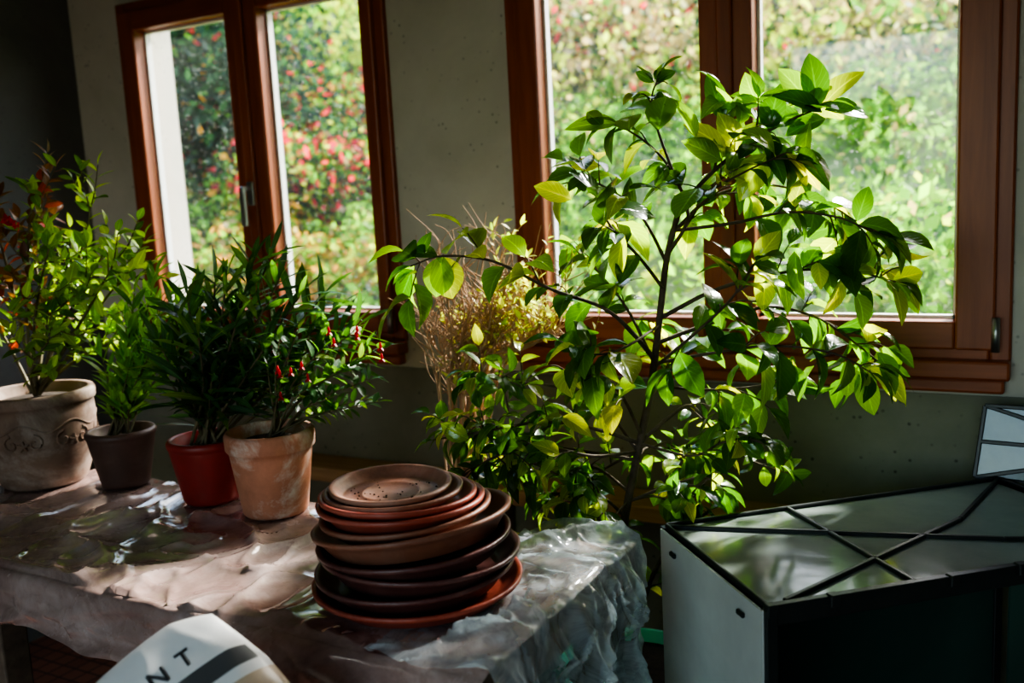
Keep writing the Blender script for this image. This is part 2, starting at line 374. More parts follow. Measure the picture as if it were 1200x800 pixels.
for i in range(60):
    y=random.uniform(3.4,5.2); x=-random.uniform(.70,1.35)*y
    bush(x,y,random.uniform(.22,.4),330,.032,random.choice([[(3,G2),(3,YG)],[(2,G2),(3,OR),(1,TAN)],[(4,G),(1,DG)],[(2,TAN),(2,OR),(1,YG)]]))
for i in range(60):
    y=random.uniform(5,8.5); x=-random.uniform(.70,.97)*y
    bush(x,y,random.uniform(.35,.6),420,.036,random.choice([[(4,G),(4,RD),(1,OR)],[(5,DG),(3,G),(1,RD)],[(3,G2),(2,YG),(1,OR)],[(5,DG),(3,RD),(1,TAN)],[(4,BG),(2,G)]]),.6)
for i in range(80):
    y=random.uniform(5.0,8.5); x=-random.uniform(.96,1.45)*y
    bush(x,y,random.uniform(.5,.9),650,.042,[(6,BG),(4,DG),(.5,G),(.2,RD),(.3,OR)],random.uniform(.4,2.4))
for i in range(14):
    y=random.uniform(7.5,9.5); x=-random.uniform(.80,.95)*y
    bush(x,y,.6,380,.06,[(4,YG),(2,G2)],random.uniform(1,2.4))
npfol('shrubs',cent,rad,cnt,size,cols)
m=MB()
for i in range(60):
    y=random.uniform(7,13); x=-random.uniform(-.15,1.2)*y; z=hz(x,y); q=V((x,y,z-.1))
    for b in range(3):
        P=[q]; lx=random.uniform(-.25,.25)
        for k in range(5): P.append(P[-1]+V((lx+random.uniform(-.15,.15),random.uniform(-.1,.1),random.uniform(.25,.5))))
        tube(m,smooth_path(P,3),.02,.006,5)
m.build('tree_trunks',MAT['bark'],eGd)
m=MB()
for i in range(7):
    y=9.6+random.uniform(-.3,.3); x=-random.uniform(.74,.84)*y; c=V((x,y,hz(x,y)+random.uniform(.1,.9))); rr=random.uniform(.2,.35)
    k=len(m.v); nn=10
    for a_ in range(nn):
        for b_ in range(6):
            t=math.pi*b_/5; ph=2*math.pi*a_/nn; d=V((math.sin(t)*math.cos(ph),math.sin(t)*math.sin(ph),math.cos(t)*.7)); m.v.append(c+d*rr*(1+.35*noise.noise(d*2+c)))
    for a_ in range(nn):
        for b_ in range(5): m.f.append([k+a_*6+b_,k+a_*6+b_+1,k+((a_+1)%nn)*6+b_+1,k+((a_+1)%nn)*6+b_])
m.build('rocks',m_simple('garden_rock',(.16,.155,.15),.9,.3,4,.6),eGd)

# ------------------------------------------------------------------ bench with plastic sheet
e=empty('work_bench')
m=MB(); box(m,-2.85,-.63,.985,1.46,.66,.735)
for x in(-2.8,-1.75,-.70):
    for y in(1.0,1.39): box(m,x,x+.055,y,y+.055,0,.66)
bevel(m.build('bench_top_and_legs',MAT['bench'],e,False),.004)
def fbm(q,o=4): return noise.fractal(q,1.0,2.0,o)
def ridge(q):
    return 1-abs(noise.noise(q))*2
PZ=.7515
flat=[(-2.03,1.355,.10),(-1.815,1.405,.06),(-1.53,1.392,.065),(-1.342,1.380,.07),(-.838,1.150,.135)]
m=MB(); xa,xb=-2.855,-.615; NX=460
path=[]; 
for i in range(8): path.append((1.475,.70+.04*i/7,'b'))
for i in range(1,70): path.append((1.475-.505*i/70,.745,'t'))
for i in range(7): a=math.pi/2*i/6; path.append((.970-.018*math.sin(a),.745-.018*(1-math.cos(a)),'c'))
nd=26
for i in range(1,nd+1): path.append((.952,.727-i/nd,'d'))
for i in range(NX+1):
    x=xa+(xb-xa)*i/NX
    drop=.045+.015*math.sin(x*2.3)+.02*noise.noise(V((x*5,3,0)))+.05*max(0,(x+2))
    for j,(y,z,t) in enumerate(path):
        q=V((x,y,z)); 
        if t in'bt':
            n1=ridge(V((x*4+noise.noise(V((x*3,y*3,0)))*1.2,y*5,1)))**5*.013+ridge(V((x*11,y*8+fbm(V((x*4,y*4,5)),2)*.8,2)))**7*.008
            mk=1
            for fx,fy,fr_ in flat: mk=min(mk,max(0,min(1,(math.hypot(x-fx,y-fy)-fr_)/.03)))
            q.z+=max(-.004,(n1-.003))*mk+.0035*(1-mk)
        else:
            s=0 if t=='c' else (.727-z)
            if t=='d': q.z=.727-s*drop*1.0
            f_=.5*s
            q.y-=.012*f_+ (.022*f_+.004)*fbm(V((x*9+noise.noise(V((x*2,s*2,0)))*1.5,s*1.2,4)),2)+.012*ridge(V((x*11,s*2,7)))*min(1,s+.2)-.006
            q.x+=.01*s*noise.noise(V((x*6,s*3,9)))
        m.v.append(q)
np_=len(path)
for i in range(NX):
    for j in range(np_-1): a=i*np_+j; m.f.append([a,a+1,a+np_+1,a+np_])
m.build('plastic_cover',MAT['sheet'],e)
m=MB(); NU,NV=160,120
for i in range(NU+1):
    u=i/NU
    y=.955+.52*u
    for j in range(NV+1):
        v=j/NV; Ltot=.24+.36; s=v*Ltot; edge=.18
        yy=y+.03*fbm(V((u*4,s*6,2)),2)
        w=ridge(V((u*4+fbm(V((u*3,s*3,1)),2)*.7,s*5,3)))**3
        w2=ridge(V((u*11,s*12+fbm(V((u*5,s*7,1)),3)*1.0,6)))**4
        if s<edge:
            x=-.615-edge+s+.05*fbm(V((u*3,1,1)))*(1-s/edge); z=.757+.022*w*min(1,s/.08)+.009*w2
            dd=math.hypot(x+.838,yy-1.15)
            if dd<.17: z=min(z,.753)
        else:
            h=s-edge; b=min(1,h/.05); x=-.603+.035*fbm(V((u*5,h*2.5,8)),2)*min(1,h/.15)+.030*w*b+.014*w2*b+.020*math.sin(u*16+h*3)*min(1,h/.2)
            x=max(x,-.612); z=.757-h*(1.0+.12*math.sin(u*9))+.014*w*(1-b)+.008*w2*(1-b)
        if j==0: z-=.006
        m.v.append(V((x,yy,z)))
for i in range(NU):
    for j in range(NV): a=i*(NV+1)+j; m.f.append([a,a+1,a+NV+2,a+NV+1])
m.build('clear_film_end',MAT['film'],e)
m=MB(); lathe(m,[(0,0),(.12,0),(.125,.01),(.145,.55),(.157,.56),(.157,.58),(.143,.58),(.137,.50),(.12,.03),(0,.03)],(-.80,1.225,0),48)
tub=m.build('plastic_tub',MAT['pot_teal'])

# ------------------------------------------------------------------ pots
def pot(name_e,mat,x,y,z,rb,rt,h,rimh,rimo,parent,deco=False,wall=.008):
    m=MB(); hh=h-rimh
    def rad_(t): return rb+(rt-rimo-rb)*t
    prof=[(0,0),(rb*.93,0),(rb,.006)]
    for i in range(1,13):
        t=i/12; rr=rad_(t)+(.012*math.sin(math.pi*t) if deco else .0); prof.append((rr,.006+(hh-.006)*t))
    prof+=[(rt-.003,hh+.001),(rt,hh+.005),(rt+.001,h-.006),(rt-.003,h),(rt-wall-.002,h),(rt-wall-.004,h-.004),(rt-wall-.012,h-.03),(0,h-.031)]
    lathe(m,prof,(x,y,z),72,wob=.004)
    o=m.build('pot',mat,parent)
    if deco:
        m=MB(); NQ=7
        def on(a,zz):
            f_=zz/hh; rr=rad_(f_)+.012*math.sin(math.pi*f_); return V((x+rr*math.cos(a),y+rr*math.sin(a),z+zz))
        for q in range(NQ):
            a0=2*math.pi*q/NQ; P=[]
            for i in range(25):
                t=i/24; P.append(on(a0+t*2*math.pi/NQ,.145+.010*math.cos(2*math.pi*t)))
            tube(m,P,.0026,.0026,6)
            for s_ in(-1,1):
                P=[]
                for i in range(22):
                    t=i/21; sp=.019*(1-t*.85); an=t*7; P.append(on(a0+s_*(.20+ sp*math.sin(an)/rt),.115+sp*math.cos(an)))
                tube(m,P,.0032,.0018,5)
            for k_ in range(5):
                an=k_*1.257; P=[on(a0+.002/rt,.11),on(a0+.013*math.sin(an)/rt,.11+.013*math.cos(an))]; tube(m,P,.0042,.003,5)
        m.build('relief',mat,parent)
    m=MB()
    lathe(m,[(rt-wall-.006,h-.028),(rt*.6,h-.020),(rt*.25,h-.018),(0,h-.016)],(x,y,z),32,wob=.02)
    m.build('soil',MAT['soil'],parent)

eA=empty('potted_azalea'); pot('a',MAT['pot_big'],-2.03,1.355,PZ,.092,.128,.215,.028,.006,eA,True,.014)
S=frame((-2.03,1.355,.955),58,462,.00198); st=MB(); lf=MB(); br_=MB()
A_=[[(58,462,0),(50,400,0),(40,330,0),(30,270,0),(35,235,0)],[(60,462,0),(62,400,-.03),(70,320,-.04),(75,255,-.03),(80,228,0)],[(60,462,0),(85,400,0),(105,330,.02),(125,275,.02),(132,245,.02)],
 [(60,462,0),(95,420,-.04),(130,370,-.05),(155,330,-.05),(172,302,-.04)],[(60,460,0),(90,430,.05),(125,410,.06),(160,395,.05)],[(55,460,0),(30,420,.03),(10,380,.03),(-20,330,0)],[(58,462,0),(75,430,-.08),(95,400,-.1),(115,380,-.1)],
 [(58,462,0),(60,380,.06),(50,310,.08),(60,260,.06)],[(60,462,0),(80,380,.05),(95,320,.06),(100,270,.05)],[(60,462,0),(90,400,-.03),(120,350,-.03),(150,300,-.02)],[(60,462,0),(75,400,-.06),(90,340,-.08),(105,290,-.08)],[(62,462,0),(100,410,.03),(140,350,.04),(165,325,.04)]]
for i,b in enumerate(A_):
    P=smooth_path([S(*q) for q in b],6); tube(st,P,.005,.0015)
    dead=i in(0,1,5,7)
    g=[(3,(.17,.30,.035)),(4,(.34,.46,.045)),(1,(.08,.17,.025))]; dd=[(3,(.15,.06,.04)),(2,(.22,.10,.06)),(.7,(.15,.25,.04)),(.6,(.3,.04,.03))]
    for t in range(7):
        k=random.randint(len(P)//3,len(P)-1); q=P[k]; d=(rv(.6)+V((.3,0,.5))).normalized(); Q=smooth_path([q,q+d*.045,q+d*.09+V((0,0,.02))],4); tube(st,Q,.002,.001,5)
        leaves_on(lf,Q,.013,.042,.018,dd if dead and random.random()<.8 else g,.1,1.0,.2,.25,.2)
    leaves_on(lf,P,.018,.042,.017,dd if dead else g,.35,1.0,.2,.25,.2)
for fx,fy in[(20,292),(75,262),(40,345)]:
    for q in range(3):
        c=S(fx+random.uniform(-9,9),fy+random.uniform(-9,9),-.10)
        for i in range(9): leaf(br_,c,rv(1)+V((0,-.5,.2)),rv(1),.026 if fx==20 else .015,.02 if fx==20 else .01,.3,.2,vcol((.55,.02,.03)))
st.build('stems',MAT['stem'],eA); lf.build('leaves',MAT['leaf'],eA); br_.build('flowers',MAT['petal'],eA)
eB=empty('potted_willow_leaf_shrub'); pot('b',MAT['pot_dark'],-1.815,1.405,PZ,.052,.076,.128,.018,.003,eB)
S=frame((-1.815,1.405,.865),140,505,.00193); st=MB(); lf=MB()
tips=[(130,410,-.03),(150,380,.02),(165,340,0),(185,320,.03),(200,345,.0),(215,350,.04),(190,400,-.03),(165,420,-.05),(212,410,.0),(140,440,.05),(225,375,.05),(175,365,.06),(205,380,-.05),(232,345,.03)]
for tp_ in tips:
    P=smooth_path([S(140+random.uniform(-12,12),505,random.uniform(-.02,.02)),S(140+(tp_[0]-140)*.35,505-(505-tp_[1])*.45,tp_[2]*.6),S(*tp_)],8); tube(st,P,.003,.001,5)
    leaves_on(lf,P,.0095,.066,.015,[(3,(.16,.34,.04)),(3,(.28,.46,.05)),(1,(.08,.18,.03))],.15,.75,.25,.25,.35,pw=.95)
st.build('stems',MAT['stem'],eB); lf.build('leaves',MAT['leaf'],eB)
eC=empty('potted_oleander'); pot('c',MAT['pot_red'],-1.53,1.392,PZ,.058,.082,.135,.02,.003,eC)
S=frame((-1.53,1.392,.87),250,522,.0018); st=MB(); lf=MB()
tips=[(205,405,-.02),(215,370,.02),(235,350,0),(262,335,.03),(285,330,-.03),(310,315,0),(325,305,.04),(342,330,-.02),(362,350,0),(385,350,.05),(402,365,.04),(425,385,.04),(300,380,-.08),(260,390,-.08),(335,395,-.06),(232,430,-.05),(270,440,-.07),(385,400,.06),(435,420,.07),(290,355,.08),(225,400,.07),(200,440,.02)]
for tp_ in tips:
    P=smooth_path([S(250+random.uniform(-18,18),524,random.uniform(-.03,.03)),S(250+(tp_[0]-250)*.45,522-(522-tp_[1])*.5,tp_[2]*.5),S(*tp_)],8); tube(st,P,.004,.0018,5)
    leaves_on(lf,P,.022,.092,.0125,[(5,(.060,.130,.065)),(3,(.09,.19,.075)),(1,(.20,.32,.08))],.25,.85,.25,.22,.12,pw=1.0,whorl=3,lv=.3)
st.build('stems',MAT['stem'],eC); lf.build('leaves',MAT['leaf'],eC)
eD=empty('potted_fuchsia'); pot('d',MAT['pot_terra'],-1.342,1.380,PZ,.064,.0875,.168,.038,.006,eD)
S=frame((-1.342,1.380,.905),330,518,.00171); st=MB(); lf=MB(); fl=MB()
tips=[(330,430,0),(345,405,0),(365,395,.02),(395,415,0),(420,440,.03),(445,455,.03),(455,480,.02),(350,450,-.03),(385,455,-.02),(410,470,.0),(425,400,.06),(455,420,.05),(440,480,.05),(400,490,.03)]
for tp_ in tips:
    P=smooth_path([S(332+random.uniform(-6,10),520,random.uniform(-.01,.02)),S(335+(tp_[0]-335)*.4,518-(518-tp_[1])*.6,tp_[2]*.5),S(*tp_)],8); tube(st,P,.0028,.001,5)
    leaves_on(lf,P,.009,.034,.014,[(4,(.05,.12,.045)),(2,(.08,.17,.055)),(1,(.16,.24,.06))],.4,1.0,.2,.2,.1)
for q in[(348,430),(352,433),(365,430),(380,440),(408,385),(410,400),(438,385),(437,392),(462,405),(465,415),(350,460),(375,425)]:
    c=S(q[0],q[1],-.045+random.uniform(-.02,.02)); k=len(fl.v); lathe(fl,[(0,0),(.002,-.003),(.0030,-.009),(.002,-.015),(0,-.020)],c,8); fl.uv+=[(0.5,.5)]*(len(fl.v)-k); fl.c+=[(.50,.02,.03)]*(len(fl.v)-k)
    for j in range(4):
        a=j*1.57; leaf(fl,c+V((0,0,-.011)),V((math.cos(a),math.sin(a),-.7)),V((0,0,1)),.011,.005,.2,.1,(.50,.02,.04),3)
fl.mi=[]
st.build('stems',MAT['stem'],eD); lf.build('leaves',MAT['leaf'],eD); fl.build('flowers',MAT['petal'],eD)

# ------------------------------------------------------------------ saucers
e=empty('stack_of_plant_saucers')
def saucer(r_,h,c,tx,ty,mat,nm):
    m=MB(); rot=Euler((math.radians(tx),math.radians(ty),0)).to_matrix(); w=.005
    prof=[(0,0),(r_*.80,0),(r_*.84,.003),(r_*.93,h*.55),(r_-.002,h-.009),(r_+.002,h-.007),(r_+.003,h-.001),(r_,h),(r_-w,h-.001),(r_-w-.003,h-.006),(r_*.92-w,h*.55),(r_*.82,.008),(r_*.78,.006),(r_*.5,.006),(r_*.48,.008),(r_*.46,.006),(0,.006)]
    lathe(m,prof,c,80,rot); m.build(nm,mat,e)
cx,cy=-.838,1.150
SL=[(.158,.030,0,0,PZ+.002,0,0,'sau_red'),(.150,.036,-.002,.0,.770,1,-1,'sau_dark'),(.150,.038,.004,.004,.791,-1,1,'sau_dark'),(.146,.036,.0,0,.813,1,-3,'sau_dark'),
(.151,.040,-.002,.004,.838,-1,-7,'sau_brown'),(.128,.028,-.010,0,.864,1,-4,'sau_brown'),(.125,.030,-.018,0,.878,-1,-1,'sau_red'),(.117,.027,-.022,0,.890,-2,0,'sau_red'),(.103,.022,-.028,0,.902,0,0,'sau_brown'),(.090,.022,-.032,0,.910,1,1,'sau_orange')]
for i,(r_,h,dx,dy,z,tx,ty,mt) in enumerate(SL): saucer(r_,h,V((cx+dx*.87,cy+dx*.49+dy,z)),tx,ty,MAT[mt],'saucer_%d'%(i+1))
m=MB()
for i in range(60):
    a=random.random()*6.28; rr=.07*random.random()**.5; c=V((cx-.028+rr*math.cos(a),cy-.015+rr*math.sin(a),.9165)); s=random.uniform(.001,.002); lathe(m,[(0,-s*.5),(s,0),(0,s)],c,5)
m.build('dirt_crumbs',MAT['soil'],e)

# ------------------------------------------------------------------ lemon tree
eL=empty('potted_lemon_tree')
m=MB(); lathe(m,[(0,0),(.11,0),(.115,.01),(.148,.37),(.156,.375),(.156,.41),(.146,.41),(.142,.385),(0,.38)],(-.715,1.69,0),56); m.build('pot',MAT['pot_teal'],eL)
m=MB(); lathe(m,[(.141,.385),(.08,.392),(0,.395)],(-.715,1.69,0),32); m.build('soil',MAT['soil'],eL)
S=frame((-.696,1.678,.900),740,500,.00164); br_=MB(); lf=MB()
BR=[
 ([(735,815,0),(731,760,0),(728,700,0),(733,620,0),(750,520,0),(762,450,0),(770,370,0),(777,300,0),(790,245,0)],.0105,.0055),
 ([(740,812,.02),(752,760,.02),(770,690,.02),(800,640,.03),(840,610,.04)],.006,.003),
 ([(731,815,-.01),(722,720,-.03),(712,660,-.04),(700,600,-.05),(680,560,-.06)],.007,.003),
 ([(765,420,0),(735,385,-.04),(700,355,-.07),(640,332,-.1),(580,303,-.1),(525,297,-.1),(490,308,-.1)],.005,.0015),
 ([(777,300,0),(796,255,-.03),(772,205,-.06),(745,178,-.08),(712,158,-.09)],.004,.0015),
 ([(775,208,-.06),(758,165,-.06),(750,130,-.06),(757,108,-.05)],.003,.0012),
 ([(790,245,0),(825,205,-.02),(865,172,-.04),(905,150,-.05),(935,138,-.05)],.0045,.002),
 ([(825,205,-.02),(835,165,0),(842,140,.02),(835,120,.02)],.003,.0012),
 ([(865,172,-.04),(868,150,-.04),(866,128,-.05)],.0025,.001),
 ([(785,272,0),(830,235,.04),(890,220,.06),(950,232,.06),(1000,262,.04)],.004,.0015),
 ([(785,272,0),(840,262,-.08),(890,250,-.12),(940,255,-.14),(975,270,-.15)],.0035,.0015),
 ([(774,370,0),(830,335,-.05),(900,315,-.08),(960,312,-.1),(1015,325,-.1)],.0045,.0015),
 ([(770,400,0),(830,380,.02),(900,362,.04),(960,375,.04),(1005,405,.03),(1030,425,.02)],.0045,.0015),
 ([(765,425,0),(820,405,-.08),(880,392,-.13),(940,398,-.15),(980,418,-.16)],.0035,.0015),
 ([(762,450,0),(810,452,-.03),(860,448,-.05),(905,440,-.05)],.0035,.0015),
 ([(750,520,0),(790,488,.02),(815,480,.03),(845,515,.03),(885,545,.03),(930,560,.02)],.004,.0015),
 ([(750,520,0),(700,498,-.04),(640,482,-.08),(570,490,-.1),(512,500,-.1)],.0045,.0015),
 ([(745,540,0),(690,535,.03),(630,530,.05),(575,525,.06),(530,515,.06)],.004,.0015),
 ([(735,610,0),(700,570,-.06),(660,545,-.10),(620,520,-.12)],.0035,.0015),
 ([(740,590,0),(780,560,-.06),(815,545,-.09),(840,560,-.1)],.0035,.0015),
 ([(752,510,0),(720,450,-.08),(690,430,-.12),(655,420,-.13)],.0035,.0015),
 ([(765,425,0),(740,370,.07),(710,330,.1),(680,300,.12)],.0035,.0015),
 ([(775,340,0),(740,300,-.06),(705,265,-.1),(690,235,-.11)],.0035,.0015),
 ([(777,310,0),(755,262,.05),(730,235,.08),(690,215,.08),(655,220,.08)],.0035,.0015),
 ([(765,430,0),(800,380,-.1),(830,340,-.15),(850,300,-.18)],.0035,.0015),
 ([(777,300,0),(812,262,.09),(842,222,.13),(860,195,.14)],.0035,.0015),
 ([(755,480,0),(790,440,.09),(830,420,.13),(870,400,.14)],.0035,.0015),
 ([(748,530,0),(715,560,.06),(680,590,.08),(655,600,.09)],.003,.0015),
 ([(750,520,0),(800,520,-.09),(830,500,-.12),(860,492,-.13)],.003,.0015),
 ([(770,380,0),(725,395,-.1),(690,400,-.14),(650,385,-.15)],.003,.0012),
 ([(748,530,0),(700,470,.03),(640,455,.04),(590,450,.04),(560,440,.03)],.0035,.0012),
 ([(748,530,0),(690,520,-.09),(640,505,-.12),(590,510,-.13),(545,535,-.13)],.0035,.0012),
 ([(738,590,0),(770,590,.03),(800,600,.04),(825,590,.04)],.003,.0012),
 ([(738,590,0),(715,600,-.05),(690,610,-.07),(665,615,-.08)],.003,.0012),
 ([(790,245,0),(815,225,-.1),(850,205,-.12),(885,190,-.12)],.003,.0012),
 ([(745,560,0),(760,535,.05),(800,540,.08),(835,560,.08)],.003,.0012),
 ([(740,580,0),(700,555,.03),(650,560,.03),(600,555,.02),(560,545,.02)],.003,.0012)]
GR=[(6,(.034,.092,.022)),(4,(.052,.130,.028)),(2,(.10,.20,.033)),(1,(.24,.29,.04))]
YL=[(2,(.08,.17,.025)),(3,(.17,.27,.03)),(1.8,(.36,.38,.04))]
LOW=(1,2,15,16,17,18,19,27,28,30,31,32,33,35,36)
for i,(b,r0,r1) in enumerate(BR):
    P=smooth_path([S(*q) for q in b],6); tube(br_,P,r0,r1,8 if i==0 else 6)
    if i==0: 
        continue
    low=i in LOW; L=.048 if low else .074; W=.026 if low else .043
    tot=sum((P[k+1]-P[k]).length for k in range(len(P)-1))
    small=i in(4,5,7,8)
    ntw=int(tot/(.023 if low else .046)); 
    if i in(3,4,15,2,1): ntw=int(ntw*.55)
    for t in range(ntw):
        f_=random.uniform(.25,1.0); k=min(len(P)-2,int(f_*(len(P)-1))); q=P[k]; d0=(P[k+1]-P[k]).normalized()
        d=(d0*.5+rv(.55)+V((0,0,.15))).normalized(); ln=random.uniform(.03,.075)
        if small: ln*=.5
        Q=smooth_path([q,q+d*ln*.6,q+d*ln+V((0,0,-.008))],3); tube(br_,Q,.0016,.0009,5)
        leaves_on(lf,Q,.018 if low else .027,L*(.7 if small else 1),W*(.7 if small else 1),GR if random.random()<.68 else YL,.3,1.0,.45,.35,-.15,lv=.35,pw=.94)
    leaves_on(lf,P,.034,L,W,GR,.45,1.0,.45,.35,-.15,lv=.35,pw=.94)
def bl(x,y,w,dx,dy,L,W,c,dw=0):
    d=S(x+dx*10,y-dy*10,dw)-S(x,y,0); leaf(lf,S(x,y,w),d,rv(.4)+V((.2,-.7,.7)),L*1.1,W*1.15,.3,.3,vcol(c,.1),7,.92)
g1,g2,g3=(.04,.11,.025),(.13,.25,.035),(.36,.42,.045)
for a in [(712,157,-.09,-1,.05,.09,.034,g2),(665,237,-.05,-.9,.4,.07,.035,g3),(835,150,0,-.3,1,.09,.035,g1),(868,135,-.04,-.5,.8,.06,.04,g2),(930,140,-.05,-.1,1,.10,.045,g1),(935,138,-.05,.7,.9,.10,.042,g3),(935,142,-.07,.9,.1,.08,.045,g1),(925,140,-.05,-.6,.9,.09,.045,g2),(930,145,-.08,-.5,.3,.09,.045,g1),(940,150,-.05,-.9,-.2,.07,.04,g1),(915,150,-.05,-.9,.1,.08,.04,g1),(920,155,-.07,-.3,-1,.07,.04,g2),
  (1000,262,.04,.3,1,.07,.035,g1),(1003,265,.03,.9,-.2,.07,.04,g1),(1003,268,.0,1,.1,.05,.032,g1),(1012,322,-.1,.9,.2,.06,.032,g3),(1012,328,-.1,.5,-.9,.07,.028,g3),(980,415,-.12,.2,-1,.10,.038,g2),(985,415,-.12,.9,-.6,.11,.032,g3),(1000,410,-.1,.8,-.7,.11,.03,g3),(995,400,-.12,.6,-.8,.08,.035,g1),(960,410,-.12,.3,-1,.07,.035,g2),
  (885,445,-.05,.9,-.7,.08,.034,g1),(890,445,-.05,.8,-.1,.08,.034,g1),(930,560,.02,.9,-.1,.05,.025,g1),(925,558,.02,.6,.7,.04,.02,g2),(905,552,.02,.5,.9,.045,.022,g1),(900,552,.02,.2,-1,.045,.022,g2),
  (525,297,-.1,-.2,-1,.075,.05,g2),(520,297,-.1,.4,-1,.08,.055,g3),(495,312,-.1,-1,-.3,.045,.032,g2),(492,312,-.1,-.4,-1,.06,.034,g2),(500,297,-.1,.3,.8,.045,.022,g1),(755,112,-.05,.6,.5,.04,.02,g1),(752,112,-.05,-.7,.5,.035,.018,g1),(755,120,-.05,.9,-.3,.04,.018,g2),(750,125,-.05,-.9,0,.035,.018,g2),
  (800,170,-.05,-.4,1,.08,.035,g2),(720,275,-.1,-.3,-1,.08,.036,g3),(860,300,-.15,.2,-1,.09,.036,g3),(905,290,-.1,0,-1,.09,.034,g2)]:
    bl(*a)
br_.build('trunk_and_branches',MAT['bark'],eL); lf.build('leaves',MAT['lemon'],eL)

# ------------------------------------------------------------------ dried shrub behind
eE=empty('potted_dried_shrub')
m=MB(); lathe(m,[(0,0),(.10,0),(.105,.01),(.135,.30),(.148,.305),(.148,.34),(.138,.34),(.134,.32),(0,.315)],(-1.13,1.74,0),48); m.build('pot',MAT['pot_terra'],eE)
m=MB(); lathe(m,[(.133,.32),(.07,.326),(0,.328)],(-1.13,1.74,0),32); m.build('soil',MAT['soil'],eE)
S=frame((-1.13,1.73,.84),510,515,.00188); st=MB(); lf=MB()
base=V((-1.13,1.74,.32))
for i in range(40):
    right=i%2==0
    tx=random.uniform(555,670) if right else random.uniform(472,590); ty=random.uniform(270,420) if right else random.uniform(275,390)
    a=base+V((random.uniform(-.03,.03),random.uniform(-.03,.03),0)); w=random.uniform(-.1,.1)
    mid=S(510+(tx-510)*.2+random.uniform(-16,16),470,w*.3); mid2=S(510+(tx-510)*.65+random.uniform(-14,14),400,w*.6)
    P=smooth_path([a,mid,mid2,S(tx,ty,w)],8); tube(st,P,.0034,.001,5)
    for t in range(14):
        k=random.randint(len(P)//3,len(P)-2); q=P[k]; d=(V((random.uniform(-1.2,1.2),random.uniform(-.6,.6),.9))).normalized(); ln=random.uniform(.05,.13)
        Q=smooth_path([q,q+d*ln*.5+rv(.012),q+d*ln+rv(.01)],4); tube(st,Q,.0013,.0007,4)
        if right and random.random()<.42: leaves_on(lf,Q,.02,.024,.009,[(3,(.48,.52,.18)),(2,(.58,.56,.26)),(1,(.28,.38,.08))],.4,.9,.2,.2,.2)
st.build('stems',MAT['twig'],eE); lf.build('leaves',MAT['leaf'],eE)

# ------------------------------------------------------------------ mini greenhouse (box turned 45 deg)
eG=empty('mini_greenhouse')
o=V((-.338,1.300,0)); u=V((.73,.683,0)); v=V((-.683,.73,0)); ht=.75; Lu,Lv=.70,.37
def g(a,b,z): return o+u*a+v*b+V((0,0,z))
fr=MB(); pn=MB()
def panel(mb,pts,n_,t=.004):
    k=len(mb.v); mb.v+=[q for q in pts]+[q-n_*t for q in pts]
    c=len(pts); mb.f.append([k+i for i in range(c)]); mb.f.append([k+c+i for i in range(c)][::-1])
    for i in range(c): mb.f.append([k+i,k+(i+1)%c,k+c+(i+1)%c,k+c+i])
Z=V((0,0,1))
panel(pn,[g(0,0,ht),g(Lu,0,ht),g(Lu,Lv,ht),g(0,Lv,ht)],Z)
sd=MB(); panel(sd,[g(-.012,-.0,.02),g(-.012,Lv,.02),g(-.012,Lv,ht-.002),g(-.012,-.0,ht-.002)],-u); sd.build('side_panel',MAT['panel_side'],eG,False)
t=ht+.002
E=[((0,0),(Lu,0),.014),((0,Lv),(Lu,Lv),.008),((0,0),(0,Lv),.006),((Lu,0),(Lu,Lv),.008),((.24,0),(.24,Lv),.008),((.03,.01),(.48,.205),.009),((.48,.205),(Lu,Lv),.008),((0,Lv-.01),(.48,.10),.008),((.48,.10),(Lu,.01),.008)]
for a,b,w in E: bar(fr,g(a[0],a[1],t),g(b[0],b[1],t),w,.009)
for a,b in((0,0),(Lu,0),(Lu,Lv),(0,Lv)): bar(fr,g(a,b,0),g(a,b,ht),.018,.018,up=u)
for a,b in(((0,0),(0,Lv)),((0,Lv),(Lu,Lv)),((Lu,0),(Lu,Lv))): bar(fr,g(a[0],a[1],.012),g(b[0],b[1],.012),.018,.02)
bar(fr,g(0,0,ht-.012),g(Lu,0,ht-.012),.014,.026); 
for a in(.0,.10,.3,.42,.6): bar(fr,g(a-.008,-.004,ht+.0),g(a+.008,-.004,ht+.0),.016,.018)
for b in(.06,.31): bar(fr,g(-.015,b-.010,ht-.03),g(-.015,b+.010,ht-.03),.006,.008)
dk=MB(); panel(dk,[g(.42,.02,.03),g(Lu-.01,.02,.03),g(Lu-.01,.02,ht-.03),g(.42,.02,ht-.03)],v)
panel(dk,[g(0,Lv,.02),g(Lu,Lv,.02),g(Lu,Lv,ht-.01),g(0,Lv,ht-.01)],v)  # rear panel coloured dark so the open interior looks shaded
dk.build('side_leaf',m_simple('dark_green_panel',(.03,.07,.055),.3,.2,4),eG,False)
q0=g(Lu,Lv+.02,ht)+V((-.03,0,0))
L2=[q0+V((.0,-.01,.0)),q0+V((.52,-.06,0)),q0+V((.54,-.02,.14)),q0+V((.015,.02,.14))]
panel(pn,L2,V((0,-1,0)))
for a,b in((0,1),(1,2),(2,3),(3,0),(0,2),(1,3)): bar(fr,L2[a],L2[b],.008,.010,up=V((0,-1,.2)))
bar(fr,L2[0].lerp(L2[3],.5),L2[1].lerp(L2[2],.5),.008,.010,up=V((0,-1,.2)))
panel(pn,[g(Lu,0,ht),q0+V((.52,-.06,0)),q0],Z); bar(fr,g(Lu,0,ht),q0+V((.52,-.06,0)),.012,.014)
for q in(q0+V((.52,-.06,0)),): bar(fr,V((q.x,q.y,0)),q,.02,.02,up=u)
bevel(fr.build('frame',MAT['black'],eG,False),.0015,1); pn.build('panels',MAT['panel'],eG,False)

